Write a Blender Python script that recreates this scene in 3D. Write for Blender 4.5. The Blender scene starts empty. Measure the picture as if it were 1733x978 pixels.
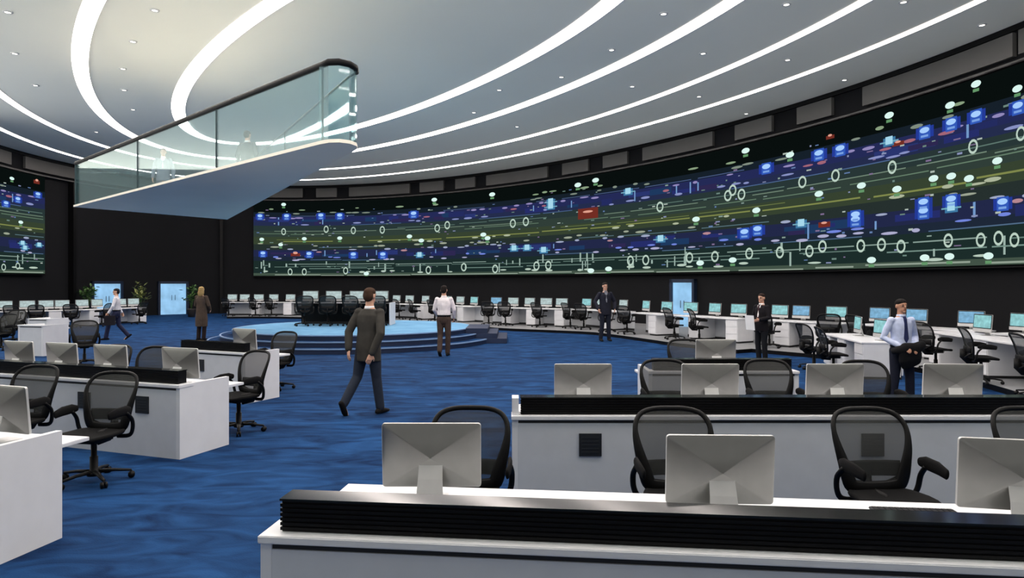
import bpy, bmesh, math, random
from mathutils import Vector, Matrix
random.seed(7)
R = math.radians
SC = bpy.context.scene
COL = SC.collection
F = 1150.0; HOR = 478.0; CX = 866.5; EYE = 1.88      # photo geometry: focal length in px, horizon row, eye height
CEIL = 7.88

# ------------------------------------------------------------------ materials
def lin(c):
    return tuple(((x/255)/12.92 if x/255 <= .04045 else ((x/255+.055)/1.055)**2.4) for x in c)
def mat(name, rgb, rough=.5, metal=0, vary=.06, scale=6, bump=0, spec=.5):
    m = bpy.data.materials.new(name); m.use_nodes = True
    n = m.node_tree.nodes; l = m.node_tree.links; b = n['Principled BSDF']
    c = lin(rgb)
    tc = n.new('ShaderNodeTexCoord'); no = n.new('ShaderNodeTexNoise'); no.inputs['Scale'].default_value = scale
    no.inputs['Detail'].default_value = 3
    l.new(tc.outputs['Object'], no.inputs['Vector'])
    cr = n.new('ShaderNodeValToRGB')
    cr.color_ramp.elements[0].position = .3; cr.color_ramp.elements[1].position = .7
    cr.color_ramp.elements[0].color = tuple(x*(1-vary) for x in c)+(1,)
    cr.color_ramp.elements[1].color = tuple(min(1, x*(1+vary)) for x in c)+(1,)
    l.new(no.outputs['Fac'], cr.inputs['Fac']); l.new(cr.outputs['Color'], b.inputs['Base Color'])
    b.inputs['Roughness'].default_value = rough; b.inputs['Metallic'].default_value = metal
    b.inputs['Specular IOR Level'].default_value = spec
    if bump:
        bp = n.new('ShaderNodeBump'); bp.inputs['Strength'].default_value = bump; bp.inputs['Distance'].default_value = .01
        n2 = n.new('ShaderNodeTexNoise'); n2.inputs['Scale'].default_value = 180
        l.new(tc.outputs['Object'], n2.inputs['Vector']); l.new(n2.outputs['Fac'], bp.inputs['Height']); l.new(bp.outputs['Normal'], b.inputs['Normal'])
    return m
def emit(name, rgb, s, vary=.0, scale=3):
    m = bpy.data.materials.new(name); m.use_nodes = True
    n = m.node_tree.nodes; l = m.node_tree.links; n.clear()
    o = n.new('ShaderNodeOutputMaterial'); e = n.new('ShaderNodeEmission')
    e.inputs['Color'].default_value = lin(rgb)+(1,); e.inputs['Strength'].default_value = s
    l.new(e.outputs[0], o.inputs['Surface'])
    if vary:
        tc = n.new('ShaderNodeTexCoord'); no = n.new('ShaderNodeTexNoise'); no.inputs['Scale'].default_value = scale
        l.new(tc.outputs['Object'], no.inputs['Vector'])
        mp = n.new('ShaderNodeMapRange'); mp.inputs['From Min'].default_value = .3; mp.inputs['From Max'].default_value = .7
        mp.inputs['To Min'].default_value = s*(1-vary); mp.inputs['To Max'].default_value = s*(1+vary)
        l.new(no.outputs['Fac'], mp.inputs['Value']); l.new(mp.outputs[0], e.inputs['Strength'])
    return m
def seethrough(name, rgb, alpha, rough=.6):
    m = mat(name, rgb, rough); n = m.node_tree.nodes; l = m.node_tree.links
    o = n['Material Output']; t = n.new('ShaderNodeBsdfTransparent'); x = n.new('ShaderNodeMixShader')
    x.inputs[0].default_value = alpha
    l.new(t.outputs[0], x.inputs[1]); l.new(n['Principled BSDF'].outputs[0], x.inputs[2]); l.new(x.outputs[0], o.inputs['Surface'])
    return m
def glass(name, tint, gl):
    m = bpy.data.materials.new(name); m.use_nodes = True
    n = m.node_tree.nodes; l = m.node_tree.links; n.clear()
    o = n.new('ShaderNodeOutputMaterial'); t = n.new('ShaderNodeBsdfTransparent'); g = n.new('ShaderNodeBsdfGlossy')
    t.inputs['Color'].default_value = tint+(1,); g.inputs['Roughness'].default_value = .03
    fr = n.new('ShaderNodeFresnel'); fr.inputs['IOR'].default_value = 1.45
    ad = n.new('ShaderNodeMath'); ad.operation = 'MULTIPLY_ADD'; ad.inputs[1].default_value = .5; ad.inputs[2].default_value = gl
    x = n.new('ShaderNodeMixShader')
    df = n.new('ShaderNodeBsdfDiffuse'); df.inputs['Color'].default_value = (.25,.72,.80,1); hz = n.new('ShaderNodeMixShader'); hz.inputs[0].default_value = .018
    l.new(t.outputs[0], hz.inputs[1]); l.new(df.outputs[0], hz.inputs[2])
    l.new(fr.outputs[0], ad.inputs[0]); l.new(ad.outputs[0], x.inputs[0]); l.new(hz.outputs[0], x.inputs[1]); l.new(g.outputs[0], x.inputs[2])
    l.new(x.outputs[0], o.inputs['Surface'])
    return m
def carpet(name, a, b):
    m = bpy.data.materials.new(name); m.use_nodes = True
    n = m.node_tree.nodes; l = m.node_tree.links; p = n['Principled BSDF']
    tc = n.new('ShaderNodeTexCoord'); mp = n.new('ShaderNodeMapping'); mp.inputs['Scale'].default_value = (1.3, 3.2, 1); mp.inputs['Rotation'].default_value = (0, 0, R(-20))
    n1 = n.new('ShaderNodeTexNoise'); n1.inputs['Scale'].default_value = 1.1; n1.inputs['Detail'].default_value = 5; n1.inputs['Distortion'].default_value = 1.2
    l.new(tc.outputs['Object'], mp.inputs['Vector']); l.new(mp.outputs[0], n1.inputs['Vector'])
    cr = n.new('ShaderNodeValToRGB'); cr.color_ramp.elements[0].position = .32; cr.color_ramp.elements[1].position = .72
    cr.color_ramp.elements[0].color = lin(a)+(1,); cr.color_ramp.elements[1].color = lin(b)+(1,)
    l.new(n1.outputs['Fac'], cr.inputs['Fac']); l.new(cr.outputs['Color'], p.inputs['Base Color'])
    p.inputs['Roughness'].default_value = .85; p.inputs['Specular IOR Level'].default_value = .06
    n2 = n.new('ShaderNodeTexNoise'); n2.inputs['Scale'].default_value = 90
    bp = n.new('ShaderNodeBump'); bp.inputs['Strength'].default_value = .3; bp.inputs['Distance'].default_value = .02
    l.new(tc.outputs['Object'], n2.inputs['Vector']); l.new(n2.outputs['Fac'], bp.inputs['Height']); l.new(bp.outputs['Normal'], p.inputs['Normal'])
    return m
M = {}
M['ceil'] = mat('ceiling_plaster', (243, 243, 232), .8, vary=.015, scale=.3)
M['floor'] = carpet('blue_carpet', (11, 35, 70), (33, 74, 122))
M['dais_carpet'] = carpet('ring_reflection_carpet', (96, 146, 186), (122, 172, 206))  # paler than the floor carpet: light-ring reflection painted into its colour
M['riser'] = mat('navy_riser', (16, 34, 66), .6)
M['nosing'] = mat('step_nosing', (120, 150, 190), .4)
M['wall'] = mat('black_wall', (16, 17, 20), .85, spec=.2, vary=.15, scale=.5)
M['rear'] = mat('rear_wall_paint', (200, 200, 198), .8, vary=.02)
M['frieze'] = mat('grey_frieze', (78, 77, 75), .6, vary=.05, scale=1)
M['ring'] = emit('warm_light_lens', (255, 243, 236), 20.0)
M['ringedge'] = emit('light_lens_edge', (255, 243, 236), 1.0)
M['spot'] = emit('downlight_lens', (255, 246, 236), 4.0)
M['trimw'] = mat('white_trim', (205, 205, 203), .5)
M['white'] = mat('white_laminate', (226, 227, 230), .35, vary=.02)
M['panel'] = mat('pale_grey_panel', (208, 211, 216), .4, vary=.03)
M['black'] = mat('satin_black', (13, 13, 14), .4, spec=.15)
M['gap'] = mat('dark_gap', (35, 36, 38), .6)
M['plate'] = mat('charcoal_plate', (30, 33, 37), .5)
M['gloss'] = mat('gloss_black_cap', (30, 32, 32), .10, spec=.3)
M['alu'] = mat('brushed_aluminium', (138, 138, 136), .33, .88, vary=.03, scale=12)
M['alub'] = mat('stand_and_rim_highlight_metal', (196, 196, 195), .35, .3)  # lighter metal for the stand; on the housing rim it paints the edge highlight
M['glassblk'] = mat('dark_screen_glass', (12, 14, 18), .1)
M['lit'] = emit('lit_cyan_screen', (160, 222, 226), .8, .22, 9)
M['litw'] = emit('lit_pale_screen', (205, 226, 226), .72, .2, 9)
M['litb'] = emit('lit_blue_screen', (140, 194, 230), .8, .22, 9)
M['chairblk'] = mat('chair_black_plastic', (12, 12, 13), .5, spec=.2)
M['mesh'] = seethrough('chair_mesh_fabric', (40, 42, 41), .74)
M['seat'] = mat('chair_seat_fabric', (18, 18, 19), .85, bump=.3, spec=.15)
M['deck'] = mat('white_deck_soffit', (236, 230, 214), .45, vary=.03, scale=.6)
M['glass'] = glass('blue_green_glass', (.875, .965, .972), .005)
M['rail'] = mat('black_handrail', (8, 9, 10), .5, spec=.12)
M['steel'] = mat('dark_steel', (50, 62, 66), .4, .6)
M['door'] = emit('lit_door_glass', (156, 206, 246), .92, .2, 1.5)
M['doorframe'] = mat('navy_door_frame', (18, 34, 58), .5)
M['leaf'] = mat('leaf_green', (70, 104, 52), .5, vary=.3)
M['leafy'] = mat('leaf_yellow_green', (150, 156, 92), .5, vary=.3)
M['pot'] = mat('dark_pot', (52, 48, 46), .5)
M['soil'] = mat('potting_soil', (40, 30, 24), .9)
M['dgrey'] = mat('dais_grey', (128, 130, 132), .6)
M['paper'] = mat('white_paper', (238, 238, 236), .7, vary=.01)
M['eye'] = mat('eye_dark', (30, 24, 22), .3)
M['lip'] = mat('lip_tone', (150, 92, 82), .5)
def cloth(name, rgb): return mat(name, rgb, .85, vary=.12, scale=14, bump=.2, spec=.2)

# ------------------------------------------------------------------ mesh building
class MB:
    def __init__(s): s.v = []; s.f = []; s.m = []; s.sm = []
    def add(s, vs, fs, m=0, smooth=False, T=None):
        o = len(s.v)
        for p in vs:
            p = Vector(p)
            if T is not None: p = T @ p
            s.v.append(p)
        for f in fs: s.f.append([i+o for i in f]); s.m.append(m); s.sm.append(smooth)
        return s
    def box(s, x0, x1, y0, y1, z0, z1, m=0, T=None):
        return s.add([(x0,y0,z0),(x1,y0,z0),(x1,y1,z0),(x0,y1,z0),(x0,y0,z1),(x1,y0,z1),(x1,y1,z1),(x0,y1,z1)],
                     [(0,3,2,1),(4,5,6,7),(0,1,5,4),(1,2,6,5),(2,3,7,6),(3,0,4,7)], m, False, T)
    def prism(s, poly, z0, z1, m=0, T=None, top=True, bot=True, smooth=False):
        n = len(poly)
        fs = [(i, (i+1)%n, n+(i+1)%n, n+i) for i in range(n)]
        s.add([(x,y,z0) for x,y in poly]+[(x,y,z1) for x,y in poly], fs, m, smooth, T)
        if top: s.add([(x,y,z1) for x,y in poly], [tuple(range(n))], m, False, T)
        if bot: s.add([(x,y,z0) for x,y in poly], [tuple(range(n))[::-1]], m, False, T)
        return s
    def tube(s, pts, rad, n=10, m=0, closed=False, cap=True, ref=(0,-1,0), round_=False, T=None):
        pts = [Vector(p) for p in pts]; N = len(pts)
        rr = rad if isinstance(rad, (list, tuple)) and len(rad) == N and not (isinstance(rad, tuple) and N == 2) else [rad]*N
        rr = [(r, r) if not isinstance(r, (tuple, list)) else r for r in rr]
        rings = []
        for i, p in enumerate(pts):
            if closed: t = pts[(i+1)%N]-pts[i-1]
            else: t = pts[min(i+1,N-1)]-pts[max(i-1,0)]
            t.normalize(); rf = Vector(ref)
            if abs(t.dot(rf)) > .93: rf = Vector((0,0,1)) if abs(t.z) < .9 else Vector((1,0,0))
            sd = rf.cross(t).normalized(); fw = t.cross(sd)
            rings.append((p, sd, fw, rr[i], t))
        if round_ and not closed:
            p, sd, fw, r, t = rings[0]; k = min(r); rings.insert(0, (p-t*k*.55, sd, fw, (r[0]*.82, r[1]*.82), t)); rings.insert(0, (p-t*k*.9, sd, fw, (r[0]*.45, r[1]*.45), t))
            p, sd, fw, r, t = rings[-1]; k = min(r); rings.append((p+t*k*.55, sd, fw, (r[0]*.82, r[1]*.82), t)); rings.append((p+t*k*.9, sd, fw, (r[0]*.45, r[1]*.45), t))
        vs = []
        for p, sd, fw, r, t in rings:
            for k in range(n):
                a = 2*math.pi*k/n; vs.append(p+sd*math.cos(a)*r[0]+fw*math.sin(a)*r[1])
        K = len(rings); fs = []
        for i in range(K if closed else K-1):
            j = (i+1)%K
            for k in range(n): fs.append((i*n+k, i*n+(k+1)%n, j*n+(k+1)%n, j*n+k))
        if cap and not closed: fs.append(tuple(range(n))[::-1]); fs.append(tuple((K-1)*n+k for k in range(n)))
        return s.add(vs, fs, m, True, T)
    def ell(s, c, r, m=0, nu=16, nv=10, T=None):
        vs = []; fs = []
        for j in range(nv+1):
            b = -math.pi/2+math.pi*j/nv
            for i in range(nu):
                a = 2*math.pi*i/nu
                vs.append((c[0]+r[0]*math.cos(b)*math.cos(a), c[1]+r[1]*math.cos(b)*math.sin(a), c[2]+r[2]*math.sin(b)))
        for j in range(nv):
            for i in range(nu): fs.append((j*nu+i, j*nu+(i+1)%nu, (j+1)*nu+(i+1)%nu, (j+1)*nu+i))
        return s.add(vs, fs, m, True, T)
    def lathe(s, prof, n=24, m=0, c=(0,0), T=None):
        vs = []; fs = []
        for r, z in prof:
            for i in range(n): a = 2*math.pi*i/n; vs.append((c[0]+r*math.cos(a), c[1]+r*math.sin(a), z))
        for j in range(len(prof)-1):
            for i in range(n): fs.append((j*n+i, j*n+(i+1)%n, (j+1)*n+(i+1)%n, (j+1)*n+i))
        return s.add(vs, fs, m, True, T)
    def mesh(s, name):
        me = bpy.data.meshes.new(name); me.from_pydata([tuple(v) for v in s.v], [], s.f)
        me.polygons.foreach_set('material_index', s.m); me.polygons.foreach_set('use_smooth', s.sm); me.update()
        return me
    def build(s, name, mats, parent=None, bevel=0, weld=True, auto=False):
        me = s.mesh(name)
        bm = bmesh.new(); bm.from_mesh(me)
        if weld: bmesh.ops.remove_doubles(bm, verts=bm.verts, dist=1e-5)
        if weld: bmesh.ops.recalc_face_normals(bm, faces=bm.faces)
        if bevel:
            es = [e for e in bm.edges if len(e.link_faces) == 2 and e.calc_face_angle(0) > .6]
            bmesh.ops.bevel(bm, geom=es, offset=bevel, segments=2, affect='EDGES', clamp_overlap=True)
        bm.to_mesh(me); bm.free()
        for x in (mats if isinstance(mats, (list, tuple)) else [mats]): me.materials.append(x)
        o = bpy.data.objects.new(name, me); COL.objects.link(o)
        if parent: o.parent = parent
        return o
def tag(o, label=None, cat=None, group=None, kind=None):
    if label: o['label'] = label
    if cat: o['category'] = cat
    if group: o['group'] = group
    if kind: o['kind'] = kind
    return o
def thing(name, loc=(0,0,0), rz=0, label=None, cat=None, group=None):
    o = bpy.data.objects.new(name, None); COL.objects.link(o); o.location = loc; o.rotation_euler = (0,0,rz)
    o.empty_display_size = .1
    return tag(o, label, cat, group)
KIDS = {}
def copy_tree(o, parent=None):
    c = o.copy(); COL.objects.link(c); c.parent = parent
    for ch in KIDS.setdefault(o.name, list(o.children)): copy_tree(ch, c)
    return c
def ground(px, py, z=0.0):
    d = F*(EYE-z)/(py-HOR); return ((px-CX)/F*d, d)
def atd(px, d): return ((px-CX)/F*d, d)
ORD = ['first', 'second', 'third', 'fourth', 'fifth', 'sixth', 'seventh', 'eighth', 'ninth', 'tenth', 'eleventh', 'twelfth']

# ------------------------------------------------------------------ the elliptical room
AX = Vector((.586, -.810)); AY = Vector((.810, .586))        # long axis (towards the camera end) and short axis
WC = Vector((-5.2, 21.9)); WA, WB = 23.2, 13.3
def wp(t, off=0.0):
    n = Vector((math.cos(t)*(WB), math.sin(t)*(WA))); n.normalize()
    x = WA*math.cos(t)-off*n.x; y = WB*math.sin(t)-off*n.y
    p = WC+AX*x+AY*y
    return p
def hit(px, off=0.0):
    """angle on the wall (moved in by off) seen in column px, far intersection"""
    best = None
    k = (px-CX)/F
    lo, hi = R(-28), R(285); N = 626; prev = None
    for i in range(N+1):
        t = lo+(hi-lo)*i/N; p = wp(t, off)
        g = p.x-k*p.y
        if prev is not None and prev[1]*g <= 0 and p.y > 3:
            a, b = prev[0], t
            for _ in range(30):
                c = (a+b)/2; q = wp(c, off); h = q.x-k*q.y
                if h*prev[1] > 0: a = c
                else: b = c
            if best is None or wp(a, off).y > wp(best, off).y: best = a
        prev = (t, g)
    return best
def strip(mb, t0, t1, z0, z1, off, m=0, n=60):
    vs = []; fs = []
    for i in range(n+1):
        p = wp(t0+(t1-t0)*i/n, off); vs += [(p.x, p.y, z0), (p.x, p.y, z1)]
    for i in range(n): fs.append((2*i, 2*i+2, 2*i+3, 2*i+1))
    return mb.add(vs, fs, m, True)
def band(mb, t0, t1, z0, z1, o0, o1, m=0, n=60):
    """solid curved band between wall offsets o0 (outer) and o1 (inner)"""
    vs = []; fs = []
    for i in range(n+1):
        t = t0+(t1-t0)*i/n; a = wp(t, o0); b = wp(t, o1)
        vs += [(a.x,a.y,z0),(b.x,b.y,z0),(b.x,b.y,z1),(a.x,a.y,z1)]
    for i in range(n):
        for k in range(4): fs.append((4*i+k, 4*i+4+k, 4*i+4+(k+1)%4, 4*i+(k+1)%4))
    fs += [(0,1,2,3), (4*n+3,4*n+2,4*n+1,4*n)]
    return mb.add(vs, fs, m)

def struct(o): o['kind'] = 'structure'; return o
fl = MB(); fl.box(-26, 14, -6, 50, -.1, 0); struct(fl.build('floor', M['floor']))
ce = MB(); ce.box(-30, 18, -2, 50, CEIL, CEIL+.1); struct(ce.build('ceiling', M['ceil']))
TB0, TB1 = R(158), R(212)
TS, TE = R(6), hit(-170)
for nm, a, b in (('wall_right', TS, TB0), ('wall_far', TB0, TB1), ('wall_left', TB1, TE)):
    w = MB(); band(w, a, b, 0, CEIL, -.3, 0, n=90); struct(w.build(nm, M['wall']))
# frieze of grey panels under the ceiling, with open black bays between
T = lambda px, off=0: hit(px, off)
gaps = [(26,24),(525,23),(582,21),(704,17),(763,20),(816,19),(942,25),(1011,25),(1078,26),(1229,38),(1332,43),(1439,53),(1727,10)]
edges = []
for c, wd in gaps: edges.append((hit(c-wd/2), hit(c+wd/2)))
edges.sort(key=lambda e: e[0])
k = 0; cur = TS
for a, b in edges+[(TE, TE)]:
    lo, hi = min(a, b), max(a, b)
    if lo-cur > R(.3):
        f_ = MB(); band(f_, cur, lo, 7.14, 7.70, .02, .14, n=24); k += 1
        struct(f_.build('trim_%d' % k, M['frieze']))
    cur = hi
# ceiling shadow-gap ledge and thin grey rail over the screens
f_ = MB(); band(f_, TS, TE, 6.95, 7.0, .02, .20, n=120); k += 1; struct(f_.build('trim_%d' % k, M['frieze']))
f_ = MB(); band(f_, TS, TE, 7.74, CEIL-.002, .02, .10, n=120); k += 1; struct(f_.build('trim_%d' % k, M['black']))
for px in (118, 374):
    t = hit(px); f_ = MB(); band(f_, t-.006, t+.006, 0, 6.9, .0, .3, n=2); k += 1; struct(f_.build('trim_%d' % k, M['black']))

# ------------------------------------------------------------------ ceiling light rings and downlights
rings = [('innermost', (-5.10, 19.91), 11.61, 3.54, .42), ('second', (-5.11, 19.83), 15.64, 6.27, .38),
         ('third', (-5.0, 20.0), 18.63, 9.25, .25), ('outermost', (-5.23, 21.40), 21.46, 10.98, .21)]
angs = [-52.05, -54.13, -56.0, -53.5]
for (nm, c, a, b, wd), an in zip(rings, angs):
    ux = Vector((math.cos(R(an)), math.sin(R(an)))); uy = Vector((-ux.y, ux.x)); c = Vector(c)
    def rp(t, o):
        n = Vector((math.cos(t)*b, math.sin(t)*a)).normalized()
        return c+ux*(a*math.cos(t)+o*n.x)+uy*(b*math.sin(t)+o*n.y)
    mb = MB(); N = 220; zb = CEIL-.02
    vs = []; fs = []; ms = []
    for i in range(N):
        t = 2*math.pi*i/N; p = rp(t, -wd/2); q = rp(t, wd/2)
        vs += [(p.x,p.y,CEIL),(p.x,p.y,zb),(q.x,q.y,zb),(q.x,q.y,CEIL)]
    for i in range(N):
        j = (i+1)%N
        mb_f = [(4*i+1,4*j+1,4*j+2,4*i+2)]; fs += mb_f; ms += [0]
        fs += [(4*i,4*j,4*j+1,4*i+1),(4*i+2,4*j+2,4*j+3,4*i+3)]; ms += [1,1]
    mb.add(vs, fs, 0); mb.m = ms
    o = mb.build('ceiling_light', [M['ring'], M['ringedge']])
    tag(o, {'innermost': 'innermost glowing light ring set in the ceiling, the smallest and broadest loop',
            'second': 'second glowing light ring from the middle of the ceiling, broad band',
            'third': 'third glowing light ring from the middle of the ceiling, narrower band',
            'outermost': 'outermost thin glowing light ring on the ceiling, nearest the dark walls'}[nm], 'light', 'concentric ceiling light rings')
dl = [(13,20),(262,17),(225,70),(25,90),(208,116),(60,144),(210,152),(225,185),(163,223),(1123,23),(1035,84),(950,130),(1070,146),
      (802,190),(875,214),(845,152),(1331,7),(1529,3),(1190,90),(1333,101),(1662,42),(1429,135),(1183,163),(1263,192)]
m1 = MB(); m1.lathe([(.0,CEIL-.012),(.06,CEIL-.012)], 16); m1.v = [v-Vector((0,0,CEIL)) for v in m1.v]
m2 = MB(); m2.lathe([(.06,-.012),(.062,-.02),(.095,-.016),(.1,0),(.05,0)], 16)
dproto = None
dsort = sorted(range(len(dl)), key=lambda i: dl[i])
for n_, i in enumerate(dsort):
    px, py = dl[i]; d = F*(CEIL-EYE)/(HOR-py); x = (px-CX)/F*d
    side = 'left' if px < 400 else 'right'
    idx = [j for j in dsort if (dl[j][0] < 400) == (px < 400)].index(i)
    if dproto is None:
        o = dproto = thing('downlight', (x,d,CEIL)); m1.build('lens', M['spot'], o); m2.build('bezel', M['trimw'], o)
    else: o = copy_tree(dproto); o.location = (x,d,CEIL)
    tag(o, '%s small round downlight from the left among those on the %s half of the ceiling' % (ORD[idx] if idx < 12 else ['thirteenth','fourteenth','fifteenth','sixteenth'][idx-12], side), 'light', 'small ceiling downlights')

# ------------------------------------------------------------------ video walls
EM = {}
def em(rgb, s):
    k_ = (rgb, s)
    if k_ not in EM: EM[k_] = len(EM)
    return EM[k_]
Z0, Z1 = 2.30, 6.90
def zv(v): return Z0+(Z1-Z0)*v
def screen(t0, t1, px0, px1, marks, label):
    EM.clear(); mb = MB()
    bands = [(0,.035,(66,82,70)),(.035,.2,(28,44,42)),(.2,.255,(30,40,56)),(.255,.345,(34,40,72)),(.345,.42,(38,48,46)),(.42,.52,(54,66,48)),(.52,.60,(48,62,56)),
             (.60,.67,(40,54,54)),(.67,.72,(36,44,76)),(.72,.79,(36,42,86)),(.79,.85,(22,32,42)),(.85,1,(9,15,14))]
    band(mb, t0, t1, Z0-.04, Z1+.03, .03, .14, em((10,12,12), .6), n=80)
    for a, b, c in bands: strip(mb, t0, t1, zv(a), zv(b), .15, em(c, 1.0), n=90)
    lo, hi = min(t0,t1), max(t0,t1)
    def patch(t, z, ds, dz, col, s, off):
        # quad ds metres wide, dz tall, on the curved wall
        p0 = wp(t, off); p1 = wp(t+.001, off); sp = (p1-p0).length/.001; dt = ds/2/sp
        if t-dt < lo or t+dt > hi: return
        strip(mb, t-dt, t+dt, max(z-dz/2, Z0), min(z+dz/2, Z1), off, em(col, s), n=max(1, int(ds/.8)))
    def oval(t, z, ds, dz, col, s, off, inner=0):
        p0 = wp(t, off); p1 = wp(t+.001, off); sp = (p1-p0).length/.001
        if t-ds/sp < lo or t+ds/sp > hi: return
        vs = []; n = 14
        for i in range(n):
            a = 2*math.pi*i/n
            for r_ in ((1, inner) if inner else (1, .01)):
                q = wp(t+ds/2/sp*math.cos(a)*r_, off); vs.append((q.x, q.y, z+dz/2*math.sin(a)*r_))
        mb.add(vs, [(2*i, 2*((i+1)%n), 2*((i+1)%n)+1, 2*i+1) for i in range(n)], em(col, s), False)
    # running lines, broken into lengths
    rnd = random.Random(int(px0)+5)
    total = hi-lo
    def mline(v, th, col, s, fill, lmin, lmax, jog=0):
        t = lo+.004
        while t < hi-.01:
            p0 = wp(t, .15); sp = (wp(t+.001,.15)-p0).length/.001
            L = rnd.uniform(lmin, lmax)
            if rnd.random() < fill: patch(t+L/2/sp, zv(v+rnd.choice((0,0,jog,-jog))), L, th, col, s, .165)
            t += (L+rnd.uniform(.05,.5))/sp
    for v, th, col, s, fill in ((.012,.05,(150,165,150),.9,.9),(.095,.035,(130,160,150),.8,.85),(.125,.03,(120,150,140),.7,.8),(.155,.035,(150,175,165),.8,.75),
                                (.46,.05,(150,160,90),.7,.85),(.49,.03,(120,135,80),.7,.7),(.555,.03,(120,150,125),.7,.8),(.59,.03,(135,160,140),.7,.7),(.625,.03,(110,140,130),.7,.7),
                                (.205,.03,(90,120,150),.8,.5),(.37,.03,(100,130,140),.8,.55),(.665,.03,(90,120,170),.7,.5),(.80,.03,(90,110,160),.7,.4)):
        mline(v, th, col, s, fill, 1.2, 4.5, .008)
    for v, col, s, fill in ((.22,(190,190,225),.8,.45),(.345,(175,185,215),.8,.4),(.39,(170,180,160),.8,.35),(.44,(190,200,170),.8,.3),(.69,(150,160,215),.8,.4),(.775,(160,150,205),.8,.4),
                            (.835,(150,165,150),.7,.3),(.885,(150,175,140),.8,.3),(.05,(190,210,195),.9,.45),(.25,(120,140,230),.9,.3),(.32,(200,150,160),.8,.16),(.745,(190,120,140),.7,.16)):
        t = lo+.006
        while t < hi-.01:
            sp = (wp(t+.001,.15)-wp(t,.15)).length/.001
            if rnd.random() < fill: oval(t, zv(v+rnd.uniform(-.012,.012)), rnd.uniform(.25,.6), rnd.uniform(.06,.11), col, s, .175)
            t += rnd.uniform(.35,1.2)/sp
    for _ in range(int(total*26)):       # deep blue blocks along the two blue bands
        t = rnd.uniform(lo+.01, hi-.01); v = rnd.choice((.30,.27,.74,.71))
        patch(t, zv(v), rnd.uniform(.5,1.6), rnd.uniform(.12,.28), rnd.choice(((38,46,100),(44,56,116),(48,42,84),(32,60,100),(40,48,110))), .9, .16)
    for _ in range(int(total*22)):
        t = rnd.uniform(lo+.01, hi-.01); v = rnd.choice((.08,.1,.14,.17))
        patch(t, zv(v), rnd.uniform(.05,.1), rnd.uniform(.15,.5), (170,195,185), .8, .17)
    for _ in range(int(total*150)):      # fine lettering and ticks all over the diagrams
        t = rnd.uniform(lo+.01, hi-.01); v = rnd.choice((.05,.07,.11,.14,.18,.23,.27,.31,.35,.38,.41,.45,.5,.54,.57,.61,.64,.68,.71,.75,.78,.82,.87)); 
        patch(t, zv(v+rnd.uniform(-.012,.012)), rnd.uniform(.06,.22), rnd.uniform(.025,.06), rnd.choice(((150,175,165),(120,150,140),(150,160,200),(110,140,190),(190,205,195),(140,120,160))), .8, .174)
    for _ in range(int(total*9)):
        t = rnd.uniform(lo+.01, hi-.01); patch(t, zv(rnd.choice((.27,.73,.3))), .07, rnd.uniform(.2,.5), (120,160,210), .9, .172)
    # traced symbols
    for kind, lst in marks.items():
        for q in lst:
            px, py = q[0], q[1]
            t = hit(px, .18)
            if t is None: continue
            p = wp(t, .18); z = EYE+(HOR-py)*p.y/F
            if not Z0+.05 < z < Z1-.05: continue
            p1 = wp(t+.002, .18); dpx = abs(F*p1.x/p1.y-F*p.x/p.y)/(p1-p).length
            m_ = lambda w_: w_/max(dpx, 5)
            h_ = lambda h: h*p.y/F
            g = .62+.72*min(1.0, max(0, (px-430)/1250.0))**1.3      # symbols farther off are drawn smaller in the photo
            if kind == 'ring': oval(t, z, m_(12.5*g), h_(19*g), (190,212,198), .95, .185, .66)
            elif kind == 'white':
                oval(t, z, m_(13*g), h_(9*g), (210,236,230), 1.1, .185); patch(t, z-h_(8*g), m_(8*g), h_(4*g), (110,165,115), .8, .185)
            elif kind == 'blue': patch(t, z, m_(24*g), h_(15*g), (38,62,160), .9, .18); patch(t, z, m_(15*g), h_(18*g), (52,92,190), .95, .183); oval(t, z+h_(3*g), m_(13*g), h_(8*g), (160,198,245), 1.1, .19); patch(t, z-h_(5*g), m_(10*g), h_(3*g), (120,160,225), 1.0, .19)
            elif kind == 'cyan': patch(t, z, m_(17*g), h_(12*g), (66,126,170), .9, .18); patch(t, z+h_(2*g), m_(10*g), h_(11*g), (165,215,235), 1.0, .19); patch(t, z, m_(26*g), h_(2*g), (120,180,200), .9, .185)
            elif kind == 'red': patch(t, z, m_(q[2]), h_(q[3]), (120,48,38), .9, .18); oval(t, z+h_(3), m_(q[2]*.5), h_(4), (225,160,140), 1, .19)
    mats = []
    for (rgb, s), i in sorted(EM.items(), key=lambda kv: kv[1]):
        mats.append(SCM.setdefault((rgb, s), emit('screen_glow', rgb, s)))
    o = mb.build('video_wall', mats, weld=False)
    fr = MB(); band(fr, t0-.002, t1+.002, Z1+.03, Z1+.06, .03, .2, n=80); band(fr, t0-.002, t1+.002, Z0-.07, Z0-.04, .03, .2, n=80)
    fr.build('bezel', M['black'], o)
    return tag(o, label, 'screen')
SCM = {}
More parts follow.
